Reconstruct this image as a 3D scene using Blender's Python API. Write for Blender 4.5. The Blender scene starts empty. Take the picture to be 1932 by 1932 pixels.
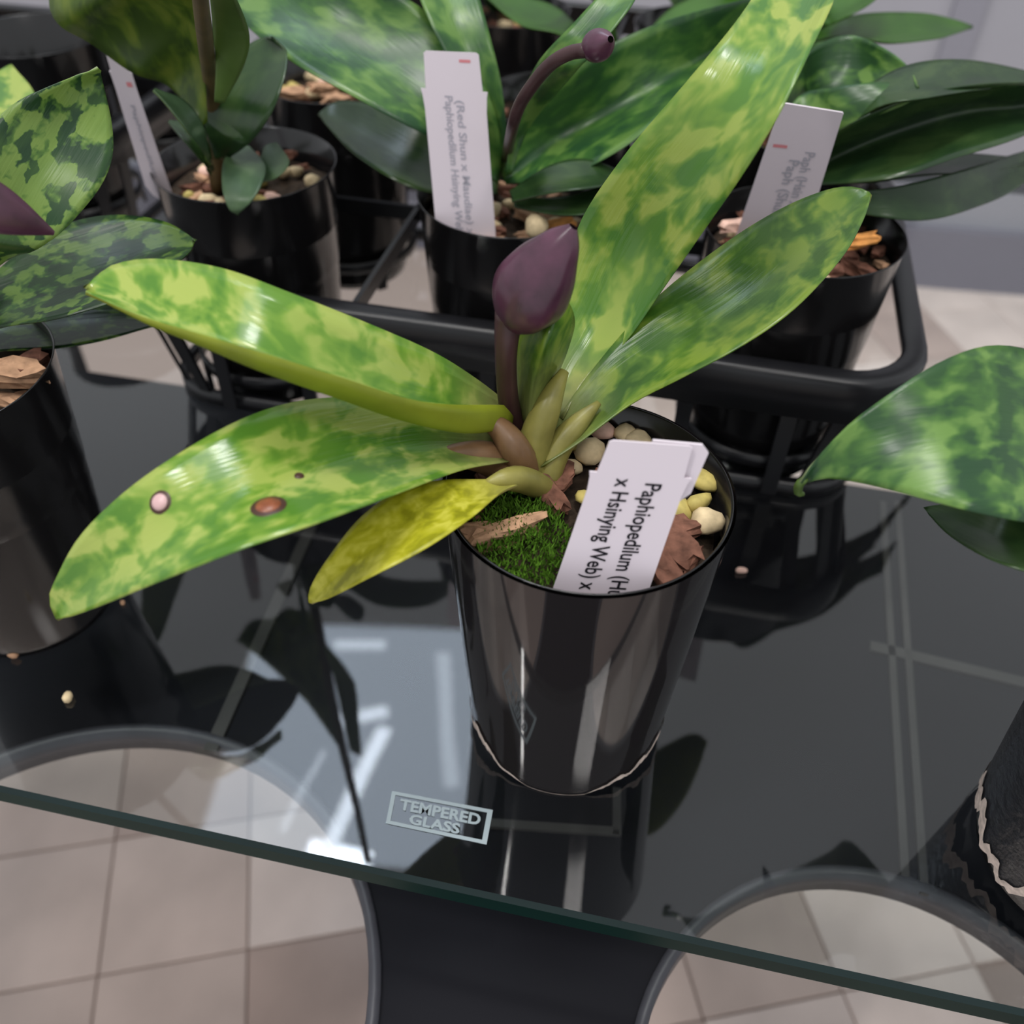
import bpy, bmesh, math, random
from mathutils import Vector, Matrix
random.seed(7)
S = bpy.context.scene
COL = S.collection
# ------------------------------------------------------------------ camera
F_PX = 1750.0
CAM = Vector((-0.0223, -0.2022, 0.2965)); PITCH = 0.7635; ROLL = 0.0266
fw = Vector((0, math.cos(PITCH), -math.sin(PITCH))); r0 = Vector((1, 0, 0)); u0 = r0.cross(fw)
rt = math.cos(ROLL)*r0 + math.sin(ROLL)*u0
up = -math.sin(ROLL)*r0 + math.cos(ROLL)*u0
cd = bpy.data.cameras.new('camera'); cam = bpy.data.objects.new('camera', cd); COL.objects.link(cam)
m = Matrix((rt, up, -fw)).transposed().to_4x4(); m.translation = CAM; cam.matrix_world = m
cd.sensor_width = 36; cd.lens = F_PX/1932*36; cd.clip_start = 0.01
cd.dof.use_dof = True; cd.dof.focus_distance = 0.285; cd.dof.aperture_fstop = 9.5
S.camera = cam
# ------------------------------------------------------------------ light and exposure
S.view_settings.view_transform = 'Standard'; S.view_settings.look = 'None'
S.view_settings.gamma = 1; S.view_settings.use_curve_mapping = False; S.view_settings.exposure = 0.0
W = bpy.data.worlds.new('hall'); S.world = W; W.use_nodes = True
W.node_tree.nodes['Background'].inputs[0].default_value = (0.94, 0.97, 1.0, 1)
W.node_tree.nodes['Background'].inputs[1].default_value = 0.8
def area(name, loc, size, power, col, target=(0, 0.05, 0.1), sy=None):
    d = bpy.data.lights.new(name, 'AREA'); d.energy = power; d.color = col
    d.shape = 'RECTANGLE'; d.size = size; d.size_y = sy or size
    o = bpy.data.objects.new(name, d); COL.objects.link(o); o.location = loc
    o.rotation_euler = (Vector(target)-Vector(loc)).to_track_quat('-Z', 'Y').to_euler(); return o
area('overhead_lamp', (-0.3, 0.25, 2.6), 1.5, 20, (1.0, 0.97, 0.93), sy=.8)
area('panel_lamp', (-0.02, 0.36, 2.58), .5, 15, (1.0, 0.98, 0.95), sy=.24)
area('skylight_lamp', (-0.55, 1.66, 2.62), 0.95, 11, (0.68, 0.82, 1.0), target=(-.55, 1.66, 0), sy=1.0)
area('front_lamp', (0.55, -1.25, 2.5), 0.5, 15, (1.0, 0.96, 0.93))
def tube_lamp(name, a, b, w, rad, col=(.8, .89, 1)):    # long fluorescent tubes hanging under the roof
    a, b = Vector(a), Vector(b); d = b-a; l = d.length
    o = area(name, (a+b)/2, l, rad*math.pi*l*w, col, sy=w)
    x = d.normalized(); z = Vector((0, 0, 1)); y = z.cross(x).normalized(); z = x.cross(y)
    o.rotation_euler = Matrix((x, y, z)).transposed().to_euler(); return o
tube_lamp('roof_tube_lamp', (-.46, 1.68, 2.6), (-.60, 1.20, 2.6), .05, 10)
tube_lamp('roof_tube_lamp', (-.66, 1.58, 2.6), (-.75, 1.26, 2.6), .02, 4)
tube_lamp('roof_tube_lamp', (-.66, 1.70, 2.6), (-.46, 1.75, 2.6), .05, 8)
tube_lamp('roof_tube_lamp', (-.70, 2.04, 2.6), (-.50, 2.05, 2.6), .05, 5)
tube_lamp('roof_tube_lamp', (-.66, 1.21, 2.6), (-.45, 1.165, 2.6), .07, 24)
tube_lamp('roof_tube_lamp', (-.28, 2.02, 2.6), (-.20, 1.45, 2.6), .05, 3)
tube_lamp('roof_tube_lamp', (-1.5, 1.42, 2.6), (-1.34, 1.55, 2.6), .14, 4)
tube_lamp('side_tube_lamp', (-1.42, -.98, 2.6), (-1.03, -.62, 2.6), .06, 250, (1, .98, .96))

# ------------------------------------------------------------------ helpers
def un(px, py, z):
    d = fw + (px-966)/F_PX*rt - (py-966)/F_PX*up
    return CAM + d*((z-CAM.z)/d.z)
def srgb(r, g, b):
    f = lambda c: (c/12.92 if c <= .04045 else ((c+.055)/1.055)**2.4)
    return (f(r/255), f(g/255), f(b/255), 1)
def link(o, parent=None):
    COL.objects.link(o)
    if parent: o.parent = parent
    return o
def root_loc(p):
    v = Vector((0, 0, 0))
    while p: v = v+Vector(p.location); p = p.parent
    return v
def obj(name, verts, faces, mats, parent=None, fm=None, uv=None, smooth=True, label=None):
    off = root_loc(parent)
    me = bpy.data.meshes.new(name); me.from_pydata([tuple(Vector(v)-off) for v in verts], [], faces)
    for mt in (mats if isinstance(mats, (list, tuple)) else [mats]): me.materials.append(mt)
    if fm: me.polygons.foreach_set('material_index', fm)
    me.polygons.foreach_set('use_smooth', [smooth]*len(faces))
    if uv:
        l = me.uv_layers.new(name='UVMap')
        for lp in me.loops: l.data[lp.index].uv = uv[lp.vertex_index]
    me.update()
    o = link(bpy.data.objects.new(name, me), parent)
    if label: o['label'] = label
    return o
def tag(o, label, cat, group=None):
    o['label'] = label; o['category'] = cat
    if group: o['group'] = group
    return o
def thing(name, label, cat, loc, group=None):
    o = link(bpy.data.objects.new(name, None)); o.location = loc; o.empty_display_size = .02
    return tag(o, label, cat, group)
def struct(o): o['kind'] = 'structure'; return o
class MB:                                   # collects simple solids into one mesh
    def __init__(s): s.v = []; s.f = []
    def add(s, v, f): n = len(s.v); s.v += v; s.f += [tuple(i+n for i in q) for q in f]; return s
    def box(s, c, e1, e2, e3):
        c, e1, e2, e3 = map(Vector, (c, e1, e2, e3)); v = []
        for k in (-1, 1):
            for j, i in ((-1, -1), (-1, 1), (1, 1), (1, -1)): v.append(c+e1*i/2+e2*j/2+e3*k/2)
        return s.add(v, [(3, 2, 1, 0), (4, 5, 6, 7), (0, 1, 5, 4), (1, 2, 6, 5), (2, 3, 7, 6), (3, 0, 4, 7)])
    def lathe(s, prof, c=(0, 0, 0), n=64, close=False):
        c = Vector(c); v = []; f = []; k = len(prof)
        for i in range(n):
            a = 2*math.pi*i/n
            for r, z in prof: v.append(c+Vector((r*math.cos(a), r*math.sin(a), z)))
        for i in range(n):
            j = (i+1) % n
            for q in range(k if close else k-1):
                w = (q+1) % k; f.append((i*k+q, j*k+q, j*k+w, i*k+w))
        return s.add(v, f)
    def sweep(s, path, prof, closed=True):   # prof: (outward, z) about a flat path given as (pos, outward normal)
        v = []; f = []; k = len(prof); n = len(path)
        for p, nn in path:
            for o, z in prof: v.append(Vector(p)+Vector(nn)*o+Vector((0, 0, z)))
        for i in range(n if closed else n-1):
            j = (i+1) % n
            for q in range(k):
                w = (q+1) % k; f.append((i*k+q, j*k+q, j*k+w, i*k+w))
        return s.add(v, f)
    def tube(s, pts, rad, n=10):
        pts = [Vector(p) for p in pts]; v = []; f = []
        if not isinstance(rad, (list, tuple)): rad = [rad]*len(pts)
        a = Vector((.3, .7, .2)).normalized()
        for i, p in enumerate(pts):
            d = (pts[min(i+1, len(pts)-1)]-pts[max(i-1, 0)]).normalized()
            x = d.cross(a).normalized(); y = d.cross(x)
            for k in range(n):
                t = 2*math.pi*k/n; v.append(p+(x*math.cos(t)+y*math.sin(t))*rad[i])
        for i in range(len(pts)-1):
            for k in range(n):
                f.append((i*n+k, i*n+(k+1) % n, (i+1)*n+(k+1) % n, (i+1)*n+k))
        f.append(tuple(range(n))[::-1]); f.append(tuple((len(pts)-1)*n+k for k in range(n)))
        return s.add(v, f)
    def build(s, name, mat, parent=None, smooth=True, label=None): return obj(name, s.v, s.f, mat, parent, smooth=smooth, label=label)
def spline(pts, n):                          # Catmull-Rom, resampled evenly by length
    P = [Vector(p) for p in pts]
    if len(P) == 1: return [P[0].copy() for _ in range(n)]
    Q = [P[0]*2-P[1]]+P+[P[-1]*2-P[-2]]; out = []
    for i in range(1, len(Q)-2):
        for k in range(12):
            t = k/12; a, b, c, d = Q[i-1:i+3]
            out.append(.5*((2*b)+(c-a)*t+(2*a-5*b+4*c-d)*t*t+(3*b-a-3*c+d)*t**3))
    out.append(P[-1]); L = [0]
    for i in range(1, len(out)): L.append(L[-1]+(out[i]-out[i-1]).length)
    res = []; j = 0
    for k in range(n):
        t = L[-1]*k/(n-1)
        while j < len(L)-2 and L[j+1] < t: j += 1
        w = (t-L[j])/max(L[j+1]-L[j], 1e-9); res.append(out[j].lerp(out[j+1], min(max(w, 0), 1)))
    return res
def lin(zs, t):                             # smooth (Catmull-Rom) value along a list
    if not isinstance(zs, (list, tuple)): return zs
    n = len(zs); x = t*(n-1); i = min(int(x), n-2); w = x-i
    b, c = zs[i], zs[i+1]; a = zs[i-1] if i else 2*b-c; d = zs[i+2] if i+2 < n else 2*c-b
    return .5*(2*b+(c-a)*w+(2*a-5*b+4*c-d)*w*w+(3*b-a-3*c+d)*w**3)

# ------------------------------------------------------------------ materials
def newmat(name):
    mt = bpy.data.materials.new(name); mt.use_nodes = True
    return mt, mt.node_tree.nodes, mt.node_tree.links, mt.node_tree.nodes['Principled BSDF']
def translucent(N, L, B, col, k):            # light that comes through a leaf
    t = N.new('ShaderNodeBsdfTranslucent'); mx = N.new('ShaderNodeMixShader'); mx.inputs[0].default_value = k
    if hasattr(col, 'is_linked'): L.new(col, t.inputs[0])
    else: t.inputs[0].default_value = col
    L.new(B.outputs[0], mx.inputs[1]); L.new(t.outputs[0], mx.inputs[2]); L.new(mx.outputs[0], N['Material Output'].inputs[0])
def plain(name, col, rough=.5, spec=.5, noise=0, nscale=60, bump=0, thin=0, metal=0):
    mt, N, L, B = newmat(name)
    B.inputs['Base Color'].default_value = col; B.inputs['Roughness'].default_value = rough
    B.inputs['Specular IOR Level'].default_value = spec; B.inputs['Metallic'].default_value = metal
    if noise or bump:
        tc = N.new('ShaderNodeTexCoord'); nz = N.new('ShaderNodeTexNoise'); nz.inputs['Scale'].default_value = nscale; nz.inputs['Detail'].default_value = 5
        L.new(tc.outputs['Object'], nz.inputs['Vector'])
        if noise:
            cr = N.new('ShaderNodeValToRGB')
            cr.color_ramp.elements[0].position = .3; cr.color_ramp.elements[1].position = .7
            cr.color_ramp.elements[0].color = tuple(c*(1-noise) for c in col[:3])+(1,)
            cr.color_ramp.elements[1].color = tuple(min(1, c*(1+noise)) for c in col[:3])+(1,)
            L.new(nz.outputs['Fac'], cr.inputs[0]); L.new(cr.outputs[0], B.inputs['Base Color'])
        if bump:
            bp = N.new('ShaderNodeBump'); bp.inputs['Strength'].default_value = bump; bp.inputs['Distance'].default_value = .001
            L.new(nz.outputs['Fac'], bp.inputs['Height']); L.new(bp.outputs[0], B.inputs['Normal'])
    if thin: translucent(N, L, B, col, thin)
    return mt
def mottled(name, dark, mid, light, scale=150, rough=.3, lo=.43, hi=.57, base=None, spec=.5, vw=.1):
    """tessellated leaf: patches along the leaf's own UV (metres along, metres across)"""
    mt, N, L, B = newmat(name)
    uv = N.new('ShaderNodeUVMap'); oi = N.new('ShaderNodeObjectInfo')
    mp = N.new('ShaderNodeMapping'); mp.inputs['Scale'].default_value = (scale*.8, scale*1.15, 1)
    cx = N.new('ShaderNodeCombineXYZ'); ml = N.new('ShaderNodeMath'); ml.operation = 'MULTIPLY'; ml.inputs[1].default_value = 37
    L.new(oi.outputs['Random'], ml.inputs[0]); L.new(ml.outputs[0], cx.inputs[2]); L.new(ml.outputs[0], cx.inputs[0])
    L.new(uv.outputs[0], mp.inputs['Vector']); L.new(cx.outputs[0], mp.inputs['Location'])
    n1 = N.new('ShaderNodeTexNoise'); n1.inputs['Scale'].default_value = 1.0; n1.inputs['Detail'].default_value = 2.5; n1.inputs['Roughness'].default_value = .55
    n1.inputs['Distortion'].default_value = .35
    L.new(mp.outputs[0], n1.inputs['Vector'])
    vo = N.new('ShaderNodeTexVoronoi'); vo.inputs['Scale'].default_value = 1.4; vo.feature = 'SMOOTH_F1'; vo.inputs['Smoothness'].default_value = .35
    wn = N.new('ShaderNodeTexNoise'); wn.inputs['Scale'].default_value = 2.2; wm = N.new('ShaderNodeMix'); wm.data_type = 'VECTOR'; wm.inputs[0].default_value = .3
    L.new(mp.outputs[0], wn.inputs['Vector']); L.new(mp.outputs[0], wm.inputs[4]); L.new(wn.outputs['Color'], wm.inputs[5]); L.new(wm.outputs[1], vo.inputs['Vector'])
    sp = N.new('ShaderNodeSeparateColor'); L.new(vo.outputs['Color'], sp.inputs[0])
    mx = N.new('ShaderNodeMix'); mx.inputs[0].default_value = vw; L.new(n1.outputs['Fac'], mx.inputs[2]); L.new(sp.outputs[0], mx.inputs[3])
    cr = N.new('ShaderNodeValToRGB'); e = cr.color_ramp.elements
    e[0].position = lo; e[0].color = dark; e[1].position = hi; e[1].color = light
    k = e.new((lo+hi)/2); k.color = mid
    L.new(mx.outputs[0], cr.inputs[0])
    n2 = N.new('ShaderNodeTexNoise'); n2.inputs['Scale'].default_value = .35; L.new(mp.outputs[0], n2.inputs['Vector'])
    m3 = N.new('ShaderNodeMix'); m3.data_type = 'RGBA'; m3.inputs[7].default_value = mid
    mr = N.new('ShaderNodeMapRange'); mr.inputs[1].default_value = .45; mr.inputs[2].default_value = .75; mr.inputs[4].default_value = .5
    L.new(n2.outputs['Fac'], mr.inputs[0]); L.new(mr.outputs[0], m3.inputs[0]); L.new(cr.outputs[0], m3.inputs[6])
    out = m3.outputs[2]
    if base:                                 # the colour of the leaf's sheath, near its foot
        sx = N.new('ShaderNodeSeparateXYZ'); L.new(uv.outputs[0], sx.inputs[0])
        m4 = N.new('ShaderNodeMix'); m4.data_type = 'RGBA'; m4.inputs[7].default_value = base
        m5 = N.new('ShaderNodeMapRange'); m5.inputs[1].default_value = .006; m5.inputs[2].default_value = .03; m5.inputs[3].default_value = .85; m5.inputs[4].default_value = 0
        L.new(sx.outputs[0], m5.inputs[0]); L.new(m5.outputs[0], m4.inputs[0]); L.new(out, m4.inputs[6]); out = m4.outputs[2]
    L.new(out, B.inputs['Base Color'])
    B.inputs['Roughness'].default_value = rough; B.inputs['Specular IOR Level'].default_value = spec
    mp2 = N.new('ShaderNodeMapping'); mp2.inputs['Scale'].default_value = (60, 900, 1); L.new(uv.outputs[0], mp2.inputs['Vector'])
    n3 = N.new('ShaderNodeTexNoise'); n3.inputs['Scale'].default_value = 1; L.new(mp2.outputs[0], n3.inputs['Vector'])
    bp = N.new('ShaderNodeBump'); bp.inputs['Strength'].default_value = .25; bp.inputs['Distance'].default_value = .0004
    L.new(n3.outputs['Fac'], bp.inputs['Height']); L.new(bp.outputs[0], B.inputs['Normal'])
    translucent(N, L, B, out, .28)
    return mt
M_lime = mottled('lime_mottled_leaf', srgb(88, 136, 46), srgb(122, 160, 60), srgb(172, 188, 94), 120, .17, .41, .58, base=srgb(140, 140, 85))
M_limeD = mottled('lime_broad_mottled_leaf', srgb(76, 124, 54), srgb(116, 152, 62), srgb(166, 182, 88), 90, .2, .41, .58, base=srgb(140, 140, 85))
M_limeF = mottled('olive_mottled_leaf', srgb(54, 94, 26), srgb(86, 122, 38), srgb(126, 150, 54), 105, .27, .40, .60, base=srgb(135, 140, 85))
M_yellow = mottled('yellow_mottled_leaf', srgb(146, 146, 26), srgb(182, 180, 40), srgb(210, 206, 78), 190, .32, .38, .62, base=srgb(165, 158, 95))
M_left = mottled('dark_tessellated_leaf', srgb(36, 68, 38), srgb(84, 120, 50), srgb(122, 150, 70), 210, .3, .45, .55, vw=.45)
M_left2 = mottled('deep_tessellated_leaf', srgb(22, 46, 22), srgb(44, 78, 28), srgb(88, 116, 46), 230, .3, .46, .62, vw=.35)
M_back = mottled('green_mottled_leaf', srgb(40, 78, 44), srgb(66, 108, 48), srgb(106, 142, 68), 90, .3, .40, .64, vw=.2)
M_right = mottled('glossy_mottled_leaf', srgb(40, 74, 44), srgb(70, 110, 50), srgb(112, 148, 72), 105, .3, .42, .6, vw=.2)
M_olive = mottled('olive_leaf', srgb(52, 76, 20), srgb(82, 106, 26), srgb(112, 128, 42), 90, .4, .4, .62)
M_green = mottled('plain_green_leaf', srgb(44, 86, 18), srgb(54, 98, 20), srgb(64, 110, 26), 40, .3, .3, .7)
M_dark = mottled('dark_green_leaf', srgb(36, 60, 34), srgb(46, 72, 38), srgb(62, 86, 46), 60, .25, .35, .65)
M_grey = mottled('grey_green_leaf', srgb(58, 84, 58), srgb(72, 98, 68), srgb(88, 114, 78), 60, .4, .35, .65)
U_lime = plain('lime_leaf_underside', srgb(140, 150, 40), .42, noise=.25, nscale=50, thin=.28)
U_dark = plain('dark_leaf_underside', srgb(52, 66, 34), .4, noise=.2, nscale=40, thin=.28)
U_green = plain('green_leaf_underside', srgb(86, 112, 50), .4, noise=.2, nscale=40, thin=.28)
U_pale = plain('pale_leaf_underside', srgb(150, 165, 120), .45, noise=.1, nscale=40, thin=.28)
M_pot = plain('black_pot_plastic', srgb(20, 19, 20), .16, .55)
M_sleeve = plain('black_glossy_sleeve', srgb(34, 31, 32), .07, .65)
M_tray = plain('black_tray_plastic', srgb(22, 22, 25), .32, .45)
M_paper = plain('torn_paper', srgb(196, 180, 170), .8, .2, noise=.3, nscale=400)
M_tagm = plain('white_tag_plastic', srgb(212, 201, 209), .4, .4)
M_ink = plain('black_ink', srgb(30, 28, 34), .7, .1)
M_faint = plain('faded_grey_ink', srgb(164, 161, 172), .7, .1)
M_red = plain('red_ink', srgb(222, 140, 146), .7, .1)
M_soil = plain('potting_mix', srgb(52, 42, 33), .9, .2, noise=.6, nscale=300, bump=.8)
M_bark = plain('brown_bark', srgb(112, 76, 62), .85, .2, noise=.45, nscale=260, bump=.6)
M_barkL = plain('tan_bark', srgb(168, 132, 104), .85, .2, noise=.3, nscale=260, bump=.5)
M_orange = plain('orange_bark', srgb(206, 142, 78), .8, .2, noise=.3, nscale=260)
M_peb = plain('tan_pebble', srgb(196, 176, 140), .7, .3, noise=.25, nscale=220)
M_pebY = plain('yellow_pebble', srgb(176, 160, 92), .7, .3, noise=.25, nscale=220)
M_pebP = plain('pink_pebble', srgb(214, 176, 160), .7, .3, noise=.2, nscale=220)
M_moss = plain('green_moss', srgb(72, 108, 26), .8, .2, noise=.55, nscale=500)
M_purple = plain('purple_bud', srgb(74, 40, 58), .3, .6, noise=.35, nscale=120)
M_stalk = plain('purple_brown_stalk', srgb(60, 38, 40), .4, .4, noise=.2, nscale=100)
M_stem = plain('brown_stem', srgb(84, 70, 44), .5, .3, noise=.3, nscale=80)
M_sheath = plain('pink_green_sheath', srgb(128, 122, 62), .4, .4, noise=.3, nscale=90)
M_sheathR = plain('reddish_sheath', srgb(112, 84, 58), .4, .4, noise=.3, nscale=90)
M_spot = plain('brown_leaf_spot', srgb(120, 66, 40), .35, .5, noise=.3, nscale=500)
M_spotP = plain('pale_leaf_spot', srgb(196, 160, 160), .35, .5)
M_spotR = plain('dark_spot_ring', srgb(64, 40, 30), .4, .4)
M_panel = plain('dark_painted_panel', srgb(17, 17, 23), .6, .12, noise=.12, nscale=8)
M_lip = plain('worn_metal_lip', srgb(62, 62, 68), .4, .5, noise=.15, nscale=60)
M_strip = plain('worn_seam_strip', srgb(60, 58, 57), .5, .3, noise=.15, nscale=60)
M_wall = plain('grey_wall_paint', srgb(158, 158, 166), .7, .3, noise=.05, nscale=3)
M_seam = plain('grey_wall_joint', srgb(140, 140, 150), .7, .3)
M_base = plain('grey_baseboard', srgb(112, 110, 122), .6, .3, noise=.05, nscale=4)
TILES = [plain('floor_tile_'+n, srgb(*c), .35, .4, noise=.14, nscale=9) for n, c in
         (('beige', (208, 188, 178)), ('taupe', (186, 164, 154)), ('pale', (226, 208, 199)), ('mid', (198, 178, 168)))]
M_grout = plain('floor_grout', srgb(172, 154, 146), .9, .2)
def glassmat(name, tint, k):
    mt, N, L, B = newmat(name); N.remove(B)
    tr = N.new('ShaderNodeBsdfTransparent'); tr.inputs[0].default_value = tint
    out = N['Material Output']
    if k:
        gl = N.new('ShaderNodeBsdfGlossy'); gl.inputs['Roughness'].default_value = .03
        fr = N.new('ShaderNodeFresnel'); fr.inputs[0].default_value = 1.5
        mu = N.new('ShaderNodeMath'); mu.operation = 'MULTIPLY'; mu.inputs[1].default_value = k; mu.use_clamp = True
        tc = N.new('ShaderNodeTexCoord'); nz = N.new('ShaderNodeTexNoise'); nz.inputs['Scale'].default_value = 9
        bp = N.new('ShaderNodeBump'); bp.inputs['Strength'].default_value = .06; bp.inputs['Distance'].default_value = .004
        L.new(tc.outputs['Object'], nz.inputs['Vector']); L.new(nz.outputs['Fac'], bp.inputs['Height']); L.new(bp.outputs[0], gl.inputs['Normal'])
        mx = N.new('ShaderNodeMixShader'); L.new(fr.outputs[0], mu.inputs[0]); L.new(mu.outputs[0], mx.inputs[0])
        L.new(tr.outputs[0], mx.inputs[1]); L.new(gl.outputs[0], mx.inputs[2]); L.new(mx.outputs[0], out.inputs[0])
    else: L.new(tr.outputs[0], out.inputs[0])
    return mt
M_gtop = glassmat('glass_top', (.93, .955, .95, 1), 1.8)
M_gbot = glassmat('glass_underside', (.93, .955, .95, 1), 0)
M_gedge = plain('green_glass_edge', srgb(14, 38, 34), .5, .12, noise=.4, nscale=6)
M_gbev = plain('ground_glass_bevel', srgb(20, 34, 34), .4, .25, noise=.3, nscale=8)
M_etch = plain('etched_glass_mark', srgb(158, 170, 174), .8, .2)

# ------------------------------------------------------------------ setting: floor, wall
FZ = -0.55; FA = math.radians(11.6)
f1 = Vector((math.cos(FA), math.sin(FA), 0)); f2 = Vector((-math.sin(FA), math.cos(FA), 0))
fl = struct(MB().box((0, 1.2, FZ-.03), (6, 0, 0), (0, 4.4, 0), (0, 0, .06)).build('floor', M_grout, smooth=False))
TS = .125; J0 = un(470, 1750, FZ)
tm = []
for k, mt in enumerate(TILES):
    bm = bmesh.new(); bmesh.ops.create_cube(bm, size=1)
    for v in bm.verts: v.co.x *= TS-.0016; v.co.y *= TS-.0016; v.co.z = v.co.z*.006+.003
    bmesh.ops.bevel(bm, geom=[e for e in bm.edges if all(v.co.z > .004 for v in e.verts)], offset=.0008, segments=1, affect='EDGES')
    me = bpy.data.meshes.new('tile'); bm.to_mesh(me); bm.free(); me.materials.append(mt); tm.append(me)
for i in range(-7, 15):
    for j in range(-5, 15):
        p = J0+f1*(i+.5)*TS+f2*(j+.33)*TS
        if p.y > 1.43 or p.y < -.3: continue
        if p.x > .3+.62*max(p.y, 0)+.12 or p.x < (-.62 if p.y < .75 else -.1): continue
        o = bpy.data.objects.new('tile', tm[random.randrange(4)]); link(o, fl); o.location = (p.x, p.y, FZ); o.rotation_euler = (0, 0, FA)
WA = math.radians(-6.5); w1 = Vector((math.cos(WA), math.sin(WA), 0)); w2 = Vector((-w1.y, w1.x, 0))
WB = un(1800, 548, FZ)
wl = struct(MB().box(WB+w2*.06+Vector((0, 0, .6))-w1*.9, w1*4.6, w2*.1, (0, 0, 1.3)).build('wall_back', M_wall, smooth=False))
bh = .115
struct(MB().box(WB+w2*.0-w1*.9+Vector((0, 0, bh/2)), w1*4.6, w2*.02, (0, 0, bh)).build('baseboard_back', M_base, smooth=False))
pj = WB+w1*-.13
struct(MB().box(pj+w2*.006+Vector((0, 0, .7)), w1*.045, w2*.012, (0, 0, 1.16)).build('trim_1', M_seam, smooth=False))

# ------------------------------------------------------------------ glass shelf and the rack below it
SA = math.radians(-10.9); s1 = Vector((math.cos(SA), math.sin(SA), 0)); s2 = Vector((-s1.y, s1.x, 0))
E0 = un(966, 1702, 0); GT = .0105; GL, GR, GD = -.75, .75, .62
def gp(a, b, z): return E0+s1*a+s2*b+Vector((0, 0, z))
bev = .0016
gl = thing('glass_shelf', 'clear tempered glass shelf with green edge carrying all the pots', 'shelf', E0)
V = []; Fc = []; fm = []
for ins, z in ((bev, 0), (0, -bev), (0, -GT+bev), (bev, -GT)):
    V += [gp(GL+ins, ins, z), gp(GR-ins, ins, z), gp(GR-ins, GD-ins, z), gp(GL+ins, GD-ins, z)]
obj('glass_pane', V, [(0, 1, 2, 3), (15, 14, 13, 12)], [M_gtop, M_gbot], gl, fm=[0, 1], smooth=False)
Fc = []; fm = []
for lv in range(3):
    for k in range(4):
        a, b = lv*4+k, lv*4+(k+1) % 4; Fc.append((a+4, b+4, b, a)); fm.append(0 if lv == 1 else 1)
obj('polished_edge', V, Fc, [M_gedge, M_gbev], gl, fm=fm, smooth=False, label='dark green polished glass edge')
def text_mesh(txt, size, extr=0, align='LEFT', bold=.012):
    c = bpy.data.curves.new('txt', 'FONT'); c.body = txt; c.size = size; c.extrude = extr; c.offset = bold; c.align_x = align; c.resolution_u = 3
    o = bpy.data.objects.new('txt', c); COL.objects.link(o)
    me = bpy.data.meshes.new_from_object(o.evaluated_get(bpy.context.evaluated_depsgraph_get()))
    vs = [v.co.copy() for v in me.vertices]; fs = [tuple(p.vertices) for p in me.polygons]
    bpy.data.objects.remove(o); bpy.data.curves.remove(c); bpy.data.meshes.remove(me)
    w = max(v.x for v in vs)-min(v.x for v in vs); x0 = min(v.x for v in vs); h = max(v.y for v in vs)
    return [Vector((v.x-x0, v.y, v.z)) for v in vs], fs, w, h
TL, TR, BR, BL = (un(*q, 0) for q in ((740, 1493), (930, 1529), (918, 1594), (728, 1554)))
mk = MB()
def onquad(u, v, z): return TL.lerp(TR, u).lerp(BL.lerp(BR, u), v)+Vector((0, 0, z))
def bar(u0, v0, u1, v1):
    mk.add([onquad(a, b, z) for z in (.0001, .0003) for a, b in ((u0, v1), (u1, v1), (u1, v0), (u0, v0))],
           [(4, 5, 6, 7), (0, 1, 5, 4), (1, 2, 6, 5), (2, 3, 7, 6), (3, 0, 4, 7)])
bar(0, 0, 1, .10); bar(0, .90, 1, 1); bar(0, .10, .04, .90); bar(.95, .10, 1, .90)
for txt, u0, u1, v0, v1 in (('TEMPERED', .10, .90, .18, .50), ('GLASS', .22, .72, .57, .86)):
    vs, fs, w, h = text_mesh(txt, 1, bold=.035)
    mk.add([onquad(u0+(u1-u0)*v.x/w, v1-(v1-v0)*v.y/h, .0002) for v in vs], fs)
mk.build('etched_mark', M_etch, gl, smooth=False, label='frosted TEMPERED GLASS stamp in a box')

PZ = -.06
def circ(pts):                                # circle through pixel points on the panel's plane (least squares)
    P = [un(*q, PZ) for q in pts]; A = Matrix(((0,)*3,)*3); b = Vector((0, 0, 0))
    for p in P:
        r = Vector((2*p.x, 2*p.y, 1)); q = p.x**2+p.y**2
        for i in range(3):
            b[i] += r[i]*q
            for j in range(3): A[i][j] += r[i]*r[j]
    s = A.inverted() @ b; return s.x, s.y, math.sqrt(s.z+s.x**2+s.y**2)
HOLES = [circ([(0, 1440), (200, 1378), (450, 1424), (670, 1667), (695, 1732), (702, 1832), (697, 1932)]),
         circ([(1326, 1762), (1416, 1682), (1516, 1654), (1616, 1647), (1716, 1667), (1816, 1727), (1281, 1807), (1246, 1852), (1206, 1927)])]
rk = thing('display_rack', 'dark metal rack with round cutouts under the glass shelf', 'rack', (E0.x, E0.y, FZ))
bk = un(1540, 905, PZ); bd = (bk-E0).dot(s2)
PT = .007
bm = bmesh.new()
def loop(pts):
    vs = [bm.verts.new(p) for p in pts]; return [bm.edges.new((vs[i], vs[(i+1) % len(vs)])) for i in range(len(vs))]
oc = [Vector((*gp(a, b, 0).xy, PZ)) for a, b in ((-.62, -.16), (.62, -.16), (.62, bd), (-.62, bd))]
es = loop(oc)
for hx, hy, hr in HOLES: es += loop([(hx+hr*math.cos(2*math.pi*k/80), hy+hr*math.sin(2*math.pi*k/80), PZ) for k in range(80)])
bmesh.ops.triangle_fill(bm, edges=es, use_beauty=True)
for f in bm.faces:
    if f.normal.z < 0: f.normal_flip()
ex = bmesh.ops.extrude_face_region(bm, geom=bm.faces[:])
for g in ex['geom']:
    if isinstance(g, bmesh.types.BMVert): g.co.z -= PT
bmesh.ops.recalc_face_normals(bm, faces=bm.faces[:])
bm.verts.index_update()
obj('perforated_panel', [v.co.copy() for v in bm.verts], [tuple(v.index for v in f.verts) for f in bm.faces], M_panel, rk, smooth=False); bm.free()
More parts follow.
